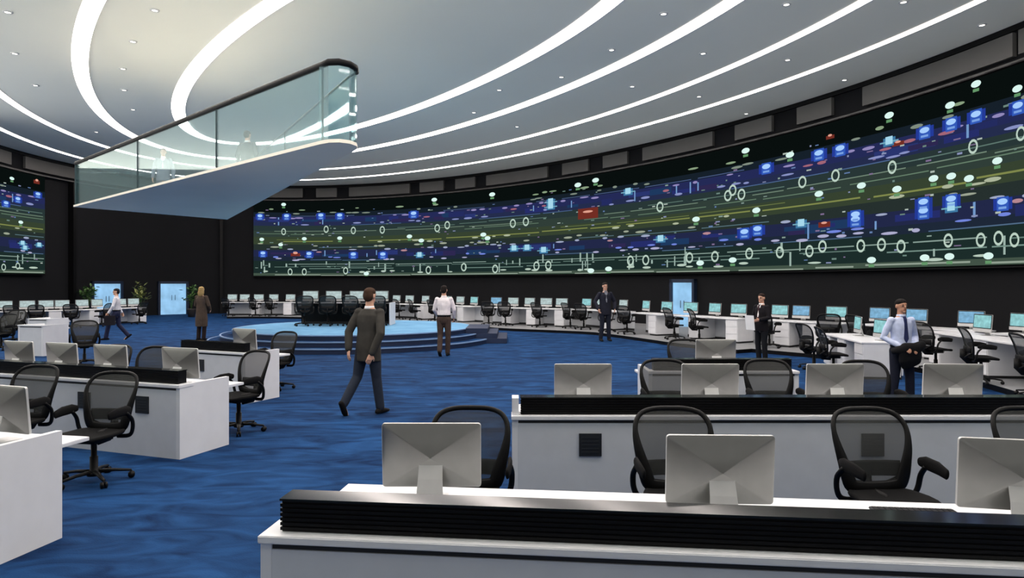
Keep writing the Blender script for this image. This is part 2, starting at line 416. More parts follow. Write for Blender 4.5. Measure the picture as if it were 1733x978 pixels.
right_marks = dict(
 ring=[(480,392),(552,388),(598,390),(647,389),(740,386),(757,381),(868,378),(890,375),(1117,350),(1232,331),(1240,322),(1255,329),(1358,308),(1414,297),(1510,283),(1647,248),(1728,226),
       (491,460),(515,460),(585,458),(725,457),(785,452),(838,455),(908,450),(928,449),(1067,441),(1093,440),(1167,436),(1210,434),(1268,429),(1320,427),(1370,425),(1392,417),(1457,416),(1492,414),(1525,417),(1605,407),(1660,406),(1690,403),(1717,406)],
 white=[(978,313),(1008,305),(833,329),(735,338),(480,346),(1262,255),(1337,262),(1652,142),(1505,195),(443,405),(475,414),(515,404),(575,403),(693,400),(713,407),(818,397),(825,403),(1178,371),(1280,356),(1386,328),(1458,314),(1518,320),(1580,302),(1610,298),(1640,302),(1688,272),
        (1000,458),(1030,455),(1185,445),(1240,440),(1475,440),(1565,436),(1607,434),(1673,433),(620,463),(450,467),(520,466),(1722,150),(1608,178)],
 blue=[(440,367),(485,367),(543,366),(575,366),(700,363),(523,431),(598,432),(648,432),(445,430),(1297,285),(1386,262),(1422,254),(1565,224),(1610,210),(1652,197),(1723,182),(1260,395),(1282,390),(1448,366),(1448,374),(1563,345),(1563,360),(1697,345),(1610,340)],
 cyan=[(932,342),(932,350),(1063,325),(870,421),(892,420),(920,424),(1118,405),(1356,379),(710,432),(1505,240),(1610,352)],
 red=[(995,361,34,18),(500,431,16,5),(1395,380,20,9),(1405,232,14,6),(1520,243,20,7)])
left_marks = dict(ring=[(6,452),(30,450),(70,362)], white=[(20,302),(35,376),(8,470),(25,470),(68,468)], blue=[(64,330),(10,345),(30,338)], cyan=[(38,412),(42,420),(66,415)], red=[(62,308,10,6)])
tr0 = hit(429, .15); tr1 = TS+R(.5)
screen(min(tr0,tr1), max(tr0,tr1), 429, 1800, right_marks, 'long curved video wall on the right showing rail track diagrams in blue, green and white')
tl0 = hit(76, .15)
screen(min(tl0, TE-R(.5)), max(tl0, TE-R(.5)), -80, 76, left_marks, 'short video wall piece at the far left edge, cut off by the picture')

# doors: lit glass leaves in dark frames
for i, (px, wpx, top) in enumerate(((181,46,480),(293,44,480),(1156,34,478))):
    t = hit(px, .1); p = wp(t, .1); q = wp(t+.01, .1); dr = (q-p).normalized(); an = math.atan2(dr.y, dr.x)
    dpx = abs(F*(p.x+dr.x*.1)/(p.y+dr.y*.1)-F*p.x/p.y)/.1; w_ = wpx/dpx
    h_ = EYE-(top-HOR)*p.y/F
    o = thing('door_%d' % (i+1), (p.x, p.y, 0), an); o['kind'] = 'structure'
    a = MB(); a.box(-w_/2-.12, -w_/2, -.08, .1, 0, h_+.14); a.box(w_/2, w_/2+.12, -.08, .1, 0, h_+.14); a.box(-w_/2-.12, w_/2+.12, -.08, .1, h_, h_+.14)
    a.build('door_frame', M['doorframe'], o)
    for s in (-1, 1):
        b = MB(); b.box(min(0,s*w_/2)+.008, max(0,s*w_/2)-.008, -.02, .02, .02, h_-.005); lf = b.build('door_leaf', M['door'], o)
        c_ = MB(); c_.tube([(s*.09,.05,.85),(s*.09,.05,1.15)], .014); c_.tube([(s*.09,-.05,.85),(s*.09,-.05,1.15)], .014); c_.build('door_handle', M['steel'], lf)

# ------------------------------------------------------------------ round dais with steps in the middle
DC = (-5.06, 22.1)
o = thing('round_dais', (DC[0], DC[1], 0), 0, 'round stepped platform in the middle of the blue carpet, top paled by ring reflection', 'platform')
for i, (r_, z0, z1) in enumerate(((4.45,0,.15),(4.1,.15,.30),(3.75,.30,.45))):
    mb = MB(); mb.lathe([(r_-.02, z0), (r_-.02, z1-.03)], 96, 0)
    mb.lathe([(r_-.02, z1-.03), (r_, z1-.03), (r_, z1), (r_-.05, z1)], 96, 1)
    mb.lathe([(r_-.05, z1), (0.01, z1)], 96, 2)
    p_ = mb.build('step' if i < 2 else 'top_tier', [M['riser'], M['nosing'], M['floor'] if i < 2 else M['dais_carpet']], o, weld=False)
    for f__ in p_.data.polygons: f__.use_smooth = False
# small flight of steps on the right-hand side
sg = MB()
for i in range(3): sg.box(3.6, 4.9-.3*i, -1.2+.12*i, 1.4-.12*i, .15*i+.001, .15*(i+1)+.004)
sg.build('side_steps', M['riser'], o, bevel=.01)

# ------------------------------------------------------------------ office chair (sitter looks towards -Y)
def crom(pts, n=6, closed=True):
    out = []; N = len(pts); P = [Vector(p) for p in pts]
    for i in range(N if closed else N-1):
        p0, p1, p2, p3 = (P[(i-1)%N], P[i], P[(i+1)%N], P[(i+2)%N]) if closed else (P[max(i-1,0)], P[i], P[i+1], P[min(i+2,N-1)])
        for k_ in range(n):
            t = k_/n
            out.append(.5*((2*p1)+(p2-p0)*t+(2*p0-5*p1+4*p2-p3)*t*t+(3*p1-p0-3*p2+p3)*t**3))
    if not closed: out.append(P[-1])
    return out
def by(x, z): return .19+.15*(z-.5)/.48+.03*math.sin((z-.5)/.48*3.1)*-1-.055*(x/.28)**2
half = [(0,.985),(.12,.982),(.208,.958),(.252,.905),(.262,.835),(.248,.74),(.222,.64),(.2,.56),(.17,.495),(.09,.475)]
outl = half+[(0,.47)]+[(-x,z) for x,z in half[::-1][:-1]]
def make_chair():
    root = thing('office_chair')
    c2 = crom([(x, by(x,z), z) for x, z in outl], 4)
    a = MB(); rr_ = [(0.018+.03*max(0, min(1, (.86-p.z)/.3)), .014) for p in c2]; a.tube(c2, rr_, 8, closed=True)
    a.build('backrest_frame', M['chairblk'], root)
    # mesh fill
    g = MB(); vs = []; fs = []; nz, nx = 16, 10
    zs = [.49+.485*j/nz for j in range(nz+1)]
    def hw(z):
        h = sorted([(zz, xx) for xx, zz in half])
        for (z0,x0),(z1,x1) in zip(h, h[1:]):
            if z0 <= z <= z1: return x0+(x1-x0)*(z-z0)/(z1-z0)
        return .05
    for z in zs:
        w_ = hw(z)
        for i in range(nx+1):
            x = -w_+2*w_*i/nx; vs.append((x, by(x,z), z))
    for j in range(nz):
        for i in range(nx): fs.append((j*(nx+1)+i, j*(nx+1)+i+1, (j+1)*(nx+1)+i+1, (j+1)*(nx+1)+i))
    g.add(vs, fs, 0, True); g.build('backrest_mesh', M['mesh'], root)
    l_ = MB(); l_.tube([(x, by(x,.6)+.035, .595) for x in (-.2,-.1,0,.1,.2)], (.012,.055), 8, ref=(0,0,1)); l_.build('lumbar_pad', M['chairblk'], root)
    sp = MB(); sp.tube([(0,.05,.40),(0,.20,.405),(0,.27,.47),(0,.275,.60)], [(.07,.025),(.07,.022),(.06,.02),(.05,.015)], 8, ref=(1,0,0))
    sp.tube([(-.2,by(.2,.55)+.01,.55),(-.1,.25,.47),(0,.25,.44),(.1,.25,.47),(.2,by(.2,.55)+.01,.55)], .018, 8); sp.build('back_support', M['chairblk'], root)
    # seat pan
    s_ = MB(); n = 28; rings_ = []
    for z, k_ in ((.425,.80),(.43,.95),(.45,1.0),(.468,.97),(.466,.85),(.452,.45),(.45,.02)):
        rr = []
        for i in range(n):
            t = 2*math.pi*i/n; c, q = math.cos(t), math.sin(t)
            x = .255*math.copysign(abs(c)**.6, c)*k_; y = .235*math.copysign(abs(q)**.6, q)*k_
            zz = z-(.035*max(0, -y/.235-.55) if True else 0)+.02*max(0, abs(x)/.255-.6)
            rr.append((x*(1-.06*(y>0)), y-.02, zz))
        rings_.append(rr)
    vs = [p for r_ in rings_ for p in r_]; fs = []
    for j in range(len(rings_)-1):
        for i in range(n): fs.append((j*n+i, j*n+(i+1)%n, (j+1)*n+(i+1)%n, (j+1)*n+i))
    fs.append(tuple(range(n))[::-1]); fs.append(tuple((len(rings_)-1)*n+i for i in range(n)))
    s_.add(vs, fs, 0, True); s_.build('seat', M['seat'], root)
    for s in (-1, 1):
        ar = MB(); ar.tube(crom([(s*.12,.16,.40),(s*.24,.16,.41),(s*.285,.15,.47),(s*.295,.13,.57),(s*.285,.06,.645)], 4, False), (.02,.016), 8)
        h = ar.build('armrest', M['chairblk'], root)
        pd = MB(); pd.tube([(s*.28,.12,.662),(s*.285,.06,.668),(s*.285,-.06,.664),(s*.275,-.15,.65)], [(.03,.014),(.045,.016),(.045,.016),(.036,.013)], 10, ref=(1,0,0), round_=True)
        pd.build('arm_pad', M['seat'], h)
    me_ = MB(); me_.box(-.11,.11,-.12,.16,.375,.428); me_.build('tilt_mechanism', M['chairblk'], root, bevel=.02)
    c_ = MB(); c_.lathe([(.026,.38),(.026,.24),(.036,.24),(.036,.10),(.06,.09),(.06,.06),(.0,.06)], 14); c_.build('gas_column', M['chairblk'], root)
    for k_ in range(5):
        t = R(90+72*k_+18); c, q = math.cos(t), math.sin(t)
        b = MB(); b.tube([(c*.04,q*.04,.095),(c*.17,q*.17,.092),(c*.31,q*.31,.072)], [(.026,.02),(.022,.016),(.017,.012)], 8, ref=(0,0,1)); leg = b.build('base_leg', M['chairblk'], root)
        w_ = MB()
        for e in (-1,1):
            cc = Vector((c*.31-q*.016*e, q*.31+c*.016*e, .03)); ax = Vector((-q, c, 0))
            w_.tube([cc-ax*.01, cc+ax*.01], .03, 12, ref=(0,0,1))
        w_.tube([(c*.31,q*.31,.03),(c*.31,q*.31,.07)], .008, 6); w_.build('caster', M['chairblk'], leg)
    return root
CH = make_chair(); ch_used = []
def chair(x, y, face, label, group, z=0):
    """face: angle (deg) of the direction the sitter looks"""
    o = CH if not ch_used else copy_tree(CH); ch_used.append(o)
    o.location = (x, y, z); o.rotation_euler = (0, 0, R(face+90)); return tag(o, label, 'chair', group)

# ------------------------------------------------------------------ all-in-one monitor (screen looks towards -Y), origin on the desk
def make_monitor(kind):
    root = thing('monitor'); W_, HB, HT = .27, .07, .425
    T_ = Matrix.Translation((0,.0,0)) @ Matrix.Rotation(R(-5), 4, 'X')
    def outline(k_, n=5):
        w_, h_, r_ = W_*k_, (HT-HB)/2*k_, .016*k_; out = []
        for cx, cz, a0 in ((w_-r_, h_-r_, 0), (-w_+r_, h_-r_, 90), (-w_+r_, -h_+r_, 180), (w_-r_, -h_+r_, 270)):
            for i in range(n): a = R(a0+90*i/(n-1)); out.append((cx+r_*math.cos(a), (HB+HT)/2+cz+r_*math.sin(a)))
        return out
    b = MB(); ks = (1, .985, .93, .8, .62, .44, .26, .1, .01); loops = []
    for k_ in ks: loops.append([(x, .012+(.055*(1-k_)**.8 if k_ < .99 else 0), z) for x, z in outline(k_)])
    N = len(loops[0]); vs = [p for l_ in loops for p in l_]
    fs = [(j*N+i, j*N+(i+1)%N, (j+1)*N+(i+1)%N, (j+1)*N+i) for j in range(len(ks)-1) for i in range(N)]
    b.add(vs, fs, 0, True, T_)
    o_ = outline(1); vs = [(x, -.004, z) for x, z in o_]+[(x, .0125, z) for x, z in o_]
    b.add(vs, [(i, (i+1)%N, N+(i+1)%N, N+i) for i in range(N)]+[tuple(range(N))], 1, False, T_)
    k2 = outline(.975); b.add([(x, .0125, z) for x, z in o_]+[(x, .0135, z) for x, z in k2], [(i, (i+1)%N, N+(i+1)%N, N+i) for i in range(N)], 1, False, T_)
    hs = b.build('housing', [M['alu'], M['alub']], root, weld=False)
    bm = bmesh.new(); bm.from_mesh(hs.data); bmesh.ops.recalc_face_normals(bm, faces=bm.faces); bm.to_mesh(hs.data); bm.free()
    s_ = MB(); s_.box(-W_+.004, W_-.004, -.007, -.0035, HB+.07, HT-.004, 0, T_); s_.box(-W_+.02, W_-.02, -.0085, -.0065, HB+.085, HT-.02, 1, T_)
    s_.build('screen', [M['glassblk'], {'off': M['glassblk'], 'c': M['lit'], 'w': M['litw'], 'b': M['litb']}[kind]], root, weld=False)
    st = MB(); t = .006
    prof = [(.055,.235,.062),(.095,.13,.066),(.125,.012,.074)]
    vs = []; 
    for y, z, w_ in prof: vs += [(-w_,y,z),(w_,y,z),(w_,y+t,z+.003),(-w_,y+t,z+.003)]
    fs = []
    for k_ in range(2):
        for e in range(4): fs.append((4*k_+e, 4*k_+(e+1)%4, 4*k_+4+(e+1)%4, 4*k_+4+e))
    fs += [(0,3,2,1),(8,9,10,11)]
    st.add(vs, fs, 0); st.box(-.085,.085,-.06,.132,0,.012); st.build('stand', M['alub'], root)
    return root
MON = {}
def monitor(x, y, z, face, kind, label, group):
    if kind not in MON: o = MON[kind] = make_monitor(kind)
    else: o = copy_tree(MON[kind])
    o.location = (x, y, z); o.rotation_euler = (0, 0, R(face+90)); return tag(o, label, 'monitor', group)

# ------------------------------------------------------------------ console desks (type A: back panel towards the room, louvred strip on top)
def desk_a(ox, oy, ang, L, plates, label, dep=.98, end=(1,1), mir=False, grp='white console desks with black louvred strips', z=0, strip=True, low=False, capend=False):
    """local x along the row, y from back panel (0) to the user's edge; mir flips x"""
    root = thing('console_desk', (ox, oy, z), R(ang), label, 'desk', grp)
    sx = -1 if mir else 1
    def bx(mb, x0, x1, *a, **k_): mb.box(min(sx*x0, sx*x1), max(sx*x0, sx*x1), *a, **k_); return mb
    p = MB(); bx(p, .051, L-.051, .012, .045, .0, .728); bx(p, .051, L-.051, .02, .04, .728, .756, m=1); p.build('back_panel', [M['panel'], M['gap']], root, weld=False)
    l_ = MB(); bx(l_, -.005, L+.005, -.008, .20, .756, .79); l_.build('ledge', M['white'], root, bevel=.004)
    if strip:
        s_ = MB(); bx(s_, .075, L-.075, .062, .178, .79, .925)
        for k_ in range(6): bx(s_, .07, L-.07, .052, .075, .797+.0205*k_, .797+.0205*k_+.013)
        sc = s_.build('louvred_strip', M['black'], root, weld=False)
        if capend: q = MB(); bx(q, .0, .055, .03, .19, .79, .93); q.build('strip_end_cap', M['white'], root)
        cp = MB(); bx(cp, .068, L-.068, .05, .185, .925, .934); cp.build('cap', M['gloss'], sc)
    t = MB(); bx(t, .051, L-.051, .2, .73, .66, .69); bx(t, .0, L, .731, dep, .66, .69); t.build('desktop', M['white'], root, bevel=.004)
    for e, x0, x1 in ((0,0,.05),(1,L-.05,L)):
        if end[e]: q = MB(); bx(q, x0, x1, .012, .2, 0, .755); bx(q, x0, x1, .2, .73, 0, .66 if low else .755); bx(q, x0, x1, .2, .73, .66 if low else .755, .69 if low else .79); q.build('end_panel', M['white'], root, weld=False)
    for x in plates:
        q = MB(); bx(q, x-.092, x+.092, .0, .0125, .46, .645)
        for k_ in range(5): bx(q, x-.07, x+.07, -.003, .001, .485+.03*k_, .497+.03*k_)
        q.build('cable_plate', M['plate'], root, weld=False)
    return root
# right-hand rows
A1 = -6.2
desk_a(-1.09, 2.93, A1, 4.6, [], dep=1.10, low=True, label= 'nearest white console desk across the bottom right, black louvred strip along its top')
desk_a(0.0, 5.55, 0, 5.2, [.64, 2.95], dep=1.10, low=True, capend=True, label= 'white second-row console desk on the right, black square plate near its left end')
desk_a(1.68, 8.35, 0, 1.85, [], 'short white console desk in the third row on the right, behind the second row')
# left-hand rows (x runs away to the left)
A0 = 90-math.degrees(math.atan2(1, .205))         # rotation of depth direction
desk_a(-3.46, 4.29, -11.6, 3.2, [], 'white console desk at the lower left corner, blank end panel facing the aisle', mir=True)
desk_a(-3.53, 7.2, -19.5, 4.6, [.52, 1.38, 2.6], 'long white console desk on the left with black plates on its back panel', mir=True)
desk_a(-4.13, 10.5, -25.0, 1.55, [.98], 'short white console desk on the left with one black plate, before the round platform', mir=True)
x, y = atd(72, 17.3); desk_a(x, y, -14, .8, [], 'plain white desk block beyond the long left row, nearer of two', mir=True, strip=False, dep=.8)
x, y = atd(80, 20.4); desk_a(x, y, -14, .75, [], 'plain white desk block beyond the long left row, farther of two', mir=True, strip=False, dep=.8)

def loc(ox, oy, ang, x, y, mir=False):
    a = R(ang); x = -x if mir else x
    return ox+x*math.cos(a)-y*math.sin(a), oy+x*math.sin(a)+y*math.cos(a)
# monitors with backs to us
g1 = 'silver monitors seen from behind'
for i, (x, y, f_) in enumerate(((-.44,3.75,90),(1.05,3.46,88),(2.49,3.36,78))):
    monitor(x, y, .69, f_, 'off', ['silver monitor seen from behind on the nearest desk, leftmost of its three',
            'silver monitor seen from behind in the middle of the nearest desk', 'silver monitor on the nearest desk cut off by the right edge of the picture'][i], g1)
for i, (px, d, f_) in enumerate(((986,6.45,90),(1200,6.45,90),(1410,6.45,90),(1609,6.45,86))):
    x, y = atd(px, d)
    monitor(x, y, .69, f_, 'off', '%s silver monitor from the left, seen from behind on the second right-hand desk' % ORD[i], g1)
x, y = atd(1210, 9.2); monitor(x, y, .69, 90, 'off', 'silver monitor seen from behind on the short third-row desk', g1)
for i, m_ in enumerate((.62, 1.72, 2.55, 3.33)):
    x, y = loc(-3.53, 7.2, -19.5, m_, .66, True)
    monitor(x, y, .69, 70.5, 'off', '%s silver monitor from the aisle end of the long left console desk' % ORD[i], g1)
x, y = loc(-3.46, 4.29, -11.6, .50, .74, True); monitor(x, y, .69, 70, 'off', 'silver monitor on the lower left desk, just its right edge in the picture', g1)
x, y = loc(-4.13, 10.5, -25, .62, .62, True); monitor(x, y, .69, 62, 'off', 'silver monitor on the short left desk by the round platform', g1)
# chairs of these rows
g2 = 'black mesh chairs at the console desks'
for i, (x, y, f_) in enumerate(((-.30,4.52,-92),(1.12,4.50,-90),(2.50,4.48,-86),(3.62,4.5,-90))):
    chair(x, y, f_, ['black mesh chair partly hidden behind the left monitor of the nearest desk', 'black mesh chair partly hidden behind the middle monitor of the nearest desk',
          'black mesh chair in full view before the second right-hand desk, armrest out to the right', 'black mesh chair cut off by the right edge of the picture, nearest row'][i], g2)
for i, (px, d) in enumerate(((1132,7.5),(1313,7.5),(1482,7.4))):
    x, y = atd(px, d); chair(x, y, -90, '%s black mesh chair from the left behind the second right-hand desk' % ORD[i], g2)
x, y = atd(1166, 10.3); chair(x, y, -90, 'black mesh chair behind the short third-row desk on the right', g2)
chair(-3.95, 6.42, -98, 'black mesh chair by the aisle behind the lower left desk, wheeled base in view', g2)
chair(-5.08, 6.95, -100, 'black mesh chair at the left picture edge behind the lower left desk', g2)
for i, (m_, f_) in enumerate(((.38,-122),(2.0,-104),(2.72,-100))):
    x, y = loc(-3.53,7.2,-19.5,m_,1.32,True)
    chair(x, y, f_, '%s black mesh chair from the aisle end of the long left desk' % ORD[i], g2)
x, y = atd(466, 12.0); chair(x, y, -112, 'black mesh chair behind the short left desk, in front of the round platform', g2)
for i, (px, d, f_) in enumerate(((143,15.6,-60),(2,18.9,-100),(22,21.5,-80))):
    x, y = atd(px, d); chair(x, y, f_, ['dark office chair in the aisle right of the plain white desk blocks', 'dark office chair at the left picture edge beside the plain white desk block', 'farther dark office chair at the far left behind the plain white desk blocks'][i], g2)
# keyboard on the nearest desk
kb = thing('keyboard', (2.08, 3.50, .69), R(-6), 'slim dark keyboard lying on the nearest desk beside the right monitor', 'keyboard')
b = MB(); b.box(-.21,.21,-.06,.06,0,.012); b.build('case', M['plate'], kb, bevel=.004)
b = MB()
for j in range(4):
    for i in range(14): b.box(-.2+.0286*i, -.2+.0286*i+.024, -.052+.026*j, -.052+.026*j+.022, .012, .016)
b.build('keys', M['black'], kb, weld=False)

# ------------------------------------------------------------------ ring of wall desks (type B: users on the room side, looking at the wall)
LOCK = {}
def desk_b(p0, p1, peds, label, z=0, grp='white wall-side desks', white=True, depth=.8):
    """user edge runs from p0 to p1 (left to right as the sitter sees it)"""
    p0 = Vector(p0); p1 = Vector(p1); dv = p1-p0; L = dv.length; an = math.atan2(dv.y, dv.x)
    root = thing('control_desk', (p0.x, p0.y, z), an, label, 'desk', grp)
    wm, pm = (M['white'], M['panel']) if white else (M['black'], M['black'])
    t = MB(); t.box(0, L, 0, depth, .69, .72); t.build('desktop', wm, root, bevel=.004)
    b = MB(); b.box(.02, L-.02, depth-.06, depth-.03, .08, .69); b.build('back_panel', pm, root)
    b = MB(); b.box(.02, L-.02, depth-.08, depth-.06, .0, .08); b.build('kick_board', M['gap'], root)
    for x in peds:
        x = min(max(x, .23), L-.23)
        b = MB(); b.box(x-.22, x+.22, .04, depth-.08, .05, .69); b.box(x-.2, x+.2, .08, depth-.1, 0, .05, 1)
        q = b.build('pedestal', [M['white'], M['gap']], root, weld=False)
        for k_ in range(3):
            d_ = MB(); d_.box(x-.21, x+.21, .022, .04, .065+.208*k_, .065+.208*k_+.196); d_.build('drawer', M['white'], q)
    return root, an, L
DELT = [(380,5.2),(700,5.0),(850,5.2),(1000,3.6),(1130,4.0),(1250,3.6),(1400,2.7),(1560,1.7),(1800,1.5)]
def delta(px):
    for (a, da), (b, db) in zip(DELT, DELT[1:]):
        if a <= px <= b: return da+(db-da)*(px-a)/(b-a)
    return DELT[0][1] if px < 380 else DELT[-1][1]
DZ = .10
# low grey podium under the ring of desks
pod = MB(); vs = []; fs = []; cols = list(range(384, 1801, 24))
for px in cols:
    off = delta(px)+(1.1 if 1250 < px < 1480 else 1.5); a = wp(hit(px, off), off) if px < 1490 else Vector(atd(px, 15.4+(px-1490)*(9.6-15.4)/310)); e = wp(hit(px, .02), .02)
    vs += [(a.x,a.y,0),(a.x,a.y,DZ),(e.x,e.y,DZ),(e.x,e.y,0)]
n = len(cols)
for i in range(n-1):
    fs += [(4*i,4*i+4,4*i+5,4*i+1),(4*i+1,4*i+5,4*i+6,4*i+2)]
fs += [(0,1,2,3),(4*n-4,4*n-3,4*n-2,4*n-1)]
pod.add(vs, fs); pod.m = [0 if (i%2 == 0 and i < 2*(n-1)) else 1 for i in range(len(fs))]
tag(pod.build('podium', [M['black'], M['dgrey']], weld=False), 'low curved grey podium with black edge under the wall-side desks', 'podium')

runs = [  # station columns, podium, where
 ([392,416,441,466,493,522], "wall desks under the video wall's left end", 'w', (441,493)),
 ([558,590,636], "wall desks directly behind the round platform", 'w', (610,)),
 ([669,692,718], "wall desks just right of the platform console", 'w', (732,)),
 ([756,777,800], "wall desks behind the white-shirted walking person", 'w', (790,)),
 ([838,864,893,922,949], "wall desks in the middle of the curve", 'w', (862,905,964)),
 ([990,1016,1052], "wall desks behind the navy-suited person", 'w', (1040,)),
 ([1090,1125], "desk pair left of the right-hand lit door", 'c', (1120,)),
 ([1166,1207,1247], "wall desks right of the right-hand lit door", 'c', (1190,1262)),
 ([1317,1353,1413], "wall desks behind the person holding paper", 'c', (1335,1383)),
 ([1485,1559,1640], "wall desks behind the person wearing a tie", 'b', (1520,1600)),
 ([1723,1790], "wall desks at the right picture edge", 'c', (1750,))]
g3 = 'lit monitors on the wall-side desks'; g4 = 'black chairs along the wall-side desks'
cnt = 0
for cols_, desc, kd, peds in runs:
    pts = []
    for px in cols_:
        off = delta(px); t = hit(px, off); pts.append(wp(t, off))
    c0, c1 = pts[0], pts[-1]; dv = (c1-c0).normalized(); nrm = Vector((-dv.y, dv.x))      # nrm points away from the sitter, towards the wall
    p0 = c0-dv*.36-nrm*.42; p1 = c1+dv*.36-nrm*.42
    pl_ = []
    for q in peds:
        off = delta(q); s_ = wp(hit(q, off), off); pl_.append((s_-p0).dot(dv))
    root, an, L = desk_b(p0, p1, pl_, 'white '+desc, DZ)
    face = math.degrees(an)-90; nc = 0; last = None
    for i, p in enumerate(pts):
        s_ = p0+dv*((p-p0).dot(dv)); q = s_+nrm*.48
        monitor(q.x, q.y, .72+DZ, face+random.uniform(-9,9), kd if random.random() < .7 else random.choice('wcb'),
                '%s lit monitor from the left on the %s' % (ORD[i], desc), g3)
        c = s_-nrm*.42+dv*random.uniform(.15,.25)
        if (last is None or (c-last).length > .74) and (cnt*7) % 10 < 8 and cols_[i] < 1550:
            last = c
            chair(c.x, c.y, face+180+random.uniform(-30,30), '%s black chair from the left at the %s' % (ORD[nc], desc), g4, DZ); nc += 1
        cnt += 1
# inner desk on the right, in front of the ring, and the desk seen end-on in the middle distance
def row_b(a, b, peds, desc, kd, stations, z):
    root, an, L = desk_b(a, b, peds, 'white '+desc, z); dv = Vector((math.cos(an), math.sin(an))); nrm = Vector((-dv.y, dv.x)); p0 = Vector(a)
    for i, s in enumerate(stations):
        q = p0+dv*s+nrm*.5; monitor(q.x, q.y, .72+z, math.degrees(an)-90+random.uniform(-8,8), kd, '%s lit monitor from the left on the %s' % (ORD[i], desc), g3)
        c = p0+dv*(s+.12)-nrm*.42; chair(c.x, c.y, math.degrees(an)+90+random.uniform(-25,25), '%s black chair from the left at the %s' % (ORD[i], desc), g4, z)
pa = (9.05, 14.9); pb = (8.5, 10.0)
Lr = (Vector(pb)-Vector(pa)).length
row_b(pa, pb, [.35, Lr*.42, Lr*.74], "front desk row with drawers at far right", 'c', [Lr*.25, Lr*.57, Lr*.88], DZ)
pb = atd(1458, 13.2); pa = atd(1390, 15.6)
row_b(pa, pb, [.3, 1.2, 5], "end-on white desk left of the tie wearer", 'c', [.75, 2.0], 0)
# left ring
lruns = [([8,45,77,106], "desks under the short left video wall", 'w', (28,90)), ([141,169,205,228], "desks before the leftmost lit door", 'w', (150,236))]
for cols_, desc, kd, peds in lruns:
    ds = {8:27.3,45:28.0,77:28.4,106:28.6,141:29.3,169:29.9,205:31.0,228:31.6,28:27.6,90:28.5,150:29.5,236:31.8}
    pts = [Vector(atd(px, ds[px])) for px in cols_]; dv = (pts[-1]-pts[0]).normalized(); nrm = Vector((-dv.y, dv.x))
    p0 = pts[0]-dv*.31-nrm*.42; p1 = pts[-1]+dv*.31-nrm*.42
    root, an, L = desk_b(p0, p1, [(Vector(atd(q, ds[q]))-p0).dot(dv) for q in peds], 'white '+desc, 0)
    for i, p in enumerate(pts):
        s_ = p0+dv*((p-p0).dot(dv)); q = s_+nrm*.48
        monitor(q.x, q.y, .72, math.degrees(an)-90+random.uniform(-9,9), kd, '%s lit monitor from the left on the %s' % (ORD[i], desc), g3)
        c = s_-nrm*.45+dv*.2
        if i == 0: nc = 0; last = None
        if last is not None and (c-last).length < .74: continue
        last = c; nc += 1
        chair(c.x, c.y, math.degrees(an)+90+random.uniform(-30,30), '%s black chair from the left at the %s' % (ORD[nc-1], desc), g4)
# console on the round dais
pa = (-7.3, 22.75); pb = (-4.1, 22.75)
root, an, L = desk_b(pa, pb, [], 'black console desk with a white end panel on top of the round platform', .454, 'platform console', False)
b = MB(); b.box(L, L+.05, -.05, .85, 0, .75); b.build('end_panel', M['white'], root)
for i in range(4):
    x = pa[0]+.4+.8*i
    monitor(x, 23.25, .72+.454, -90+random.uniform(-8,8), 'w', '%s lit monitor from the left on the platform console' % ORD[i], g3)
    chair(x+.05, 22.36, 90+random.uniform(-25,25), 'black office chair, %s from the left at the platform console' % ORD[i], 'chairs on the round platform', .454)

# ------------------------------------------------------------------ suspended glass viewing deck
DZ0 = 3.88
front = [Vector((-11.62,18.0)), Vector((-2.78,9.83))]
nose = [Vector((-2.62,9.72)), Vector((-2.46,9.70)), Vector((-2.33,9.80)), Vector((-2.28,9.97)), Vector((-2.31,10.16))]
back = [Vector((-2.45,10.42)), Vector((-9.05,21.6))]
poly = [(p.x,p.y) for p in front+nose+back]
deck = thing('viewing_deck', (-6.5, 15.5, DZ0), 0, 'suspended wedge-shaped viewing deck with glass balustrade high over the room', 'balcony')
TD = Matrix.Translation((6.5,-15.5,-DZ0))
b = MB(); b.prism(poly, DZ0, DZ0+.05, T=TD); b.build('deck_slab', M['deck'], deck)
def pane(pts, z0, z1, name='glass_pane', m='glass'):
    q = MB(); pp = [Vector(p) for p in pts]; n = len(pp); vs = []; fs = []
    for i, p in enumerate(pp):
        t = pp[min(i+1,n-1)]-pp[max(i-1,0)]; t.normalize(); nn = Vector((-t.y,t.x))*.006
        vs += [(p.x+nn.x,p.y+nn.y,z0),(p.x-nn.x,p.y-nn.y,z0),(p.x-nn.x,p.y-nn.y,z1),(p.x+nn.x,p.y+nn.y,z1)]
    for i in range(n-1):
        for k_ in range(4): fs.append((4*i+k_,4*i+4+k_,4*i+4+(k_+1)%4,4*i+(k_+1)%4))
    fs += [(0,1,2,3),(4*n-1,4*n-2,4*n-3,4*n-4)]
    q.add(vs, fs, 0, False, TD); return q.build(name, M[m], deck)
zt = DZ0+1.13
def onfront(px):
    k_ = (px-CX)/F; a, b_ = front; d = b_-a; s = (k_*a.y-a.x)/(d.x-k_*d.y); return a+d*s
inn = lambda p: p+Vector((.03,.04))
ps = [inn(front[0]), inn(onfront(229)), inn(onfront(362)), inn(front[1])]
for a, b_ in zip(ps, ps[1:]): pane([a, b_], DZ0+.051, zt)
nz = [p+(Vector((-5,14))-p).normalized()*.04 for p in [front[1]]+nose+[back[0]]]
pane(nz, DZ0+.051, zt)
bi = [p+Vector((-.05,-.02)) for p in back]
mid = bi[0].lerp(bi[1], .34)
pane([bi[0], mid], DZ0+.051, zt); pane([mid, bi[1]], DZ0+.051, zt)
pane([bi[1]+Vector((-.05,-.03)), inn(front[0])+Vector((.03,.03))], DZ0+.051, zt)
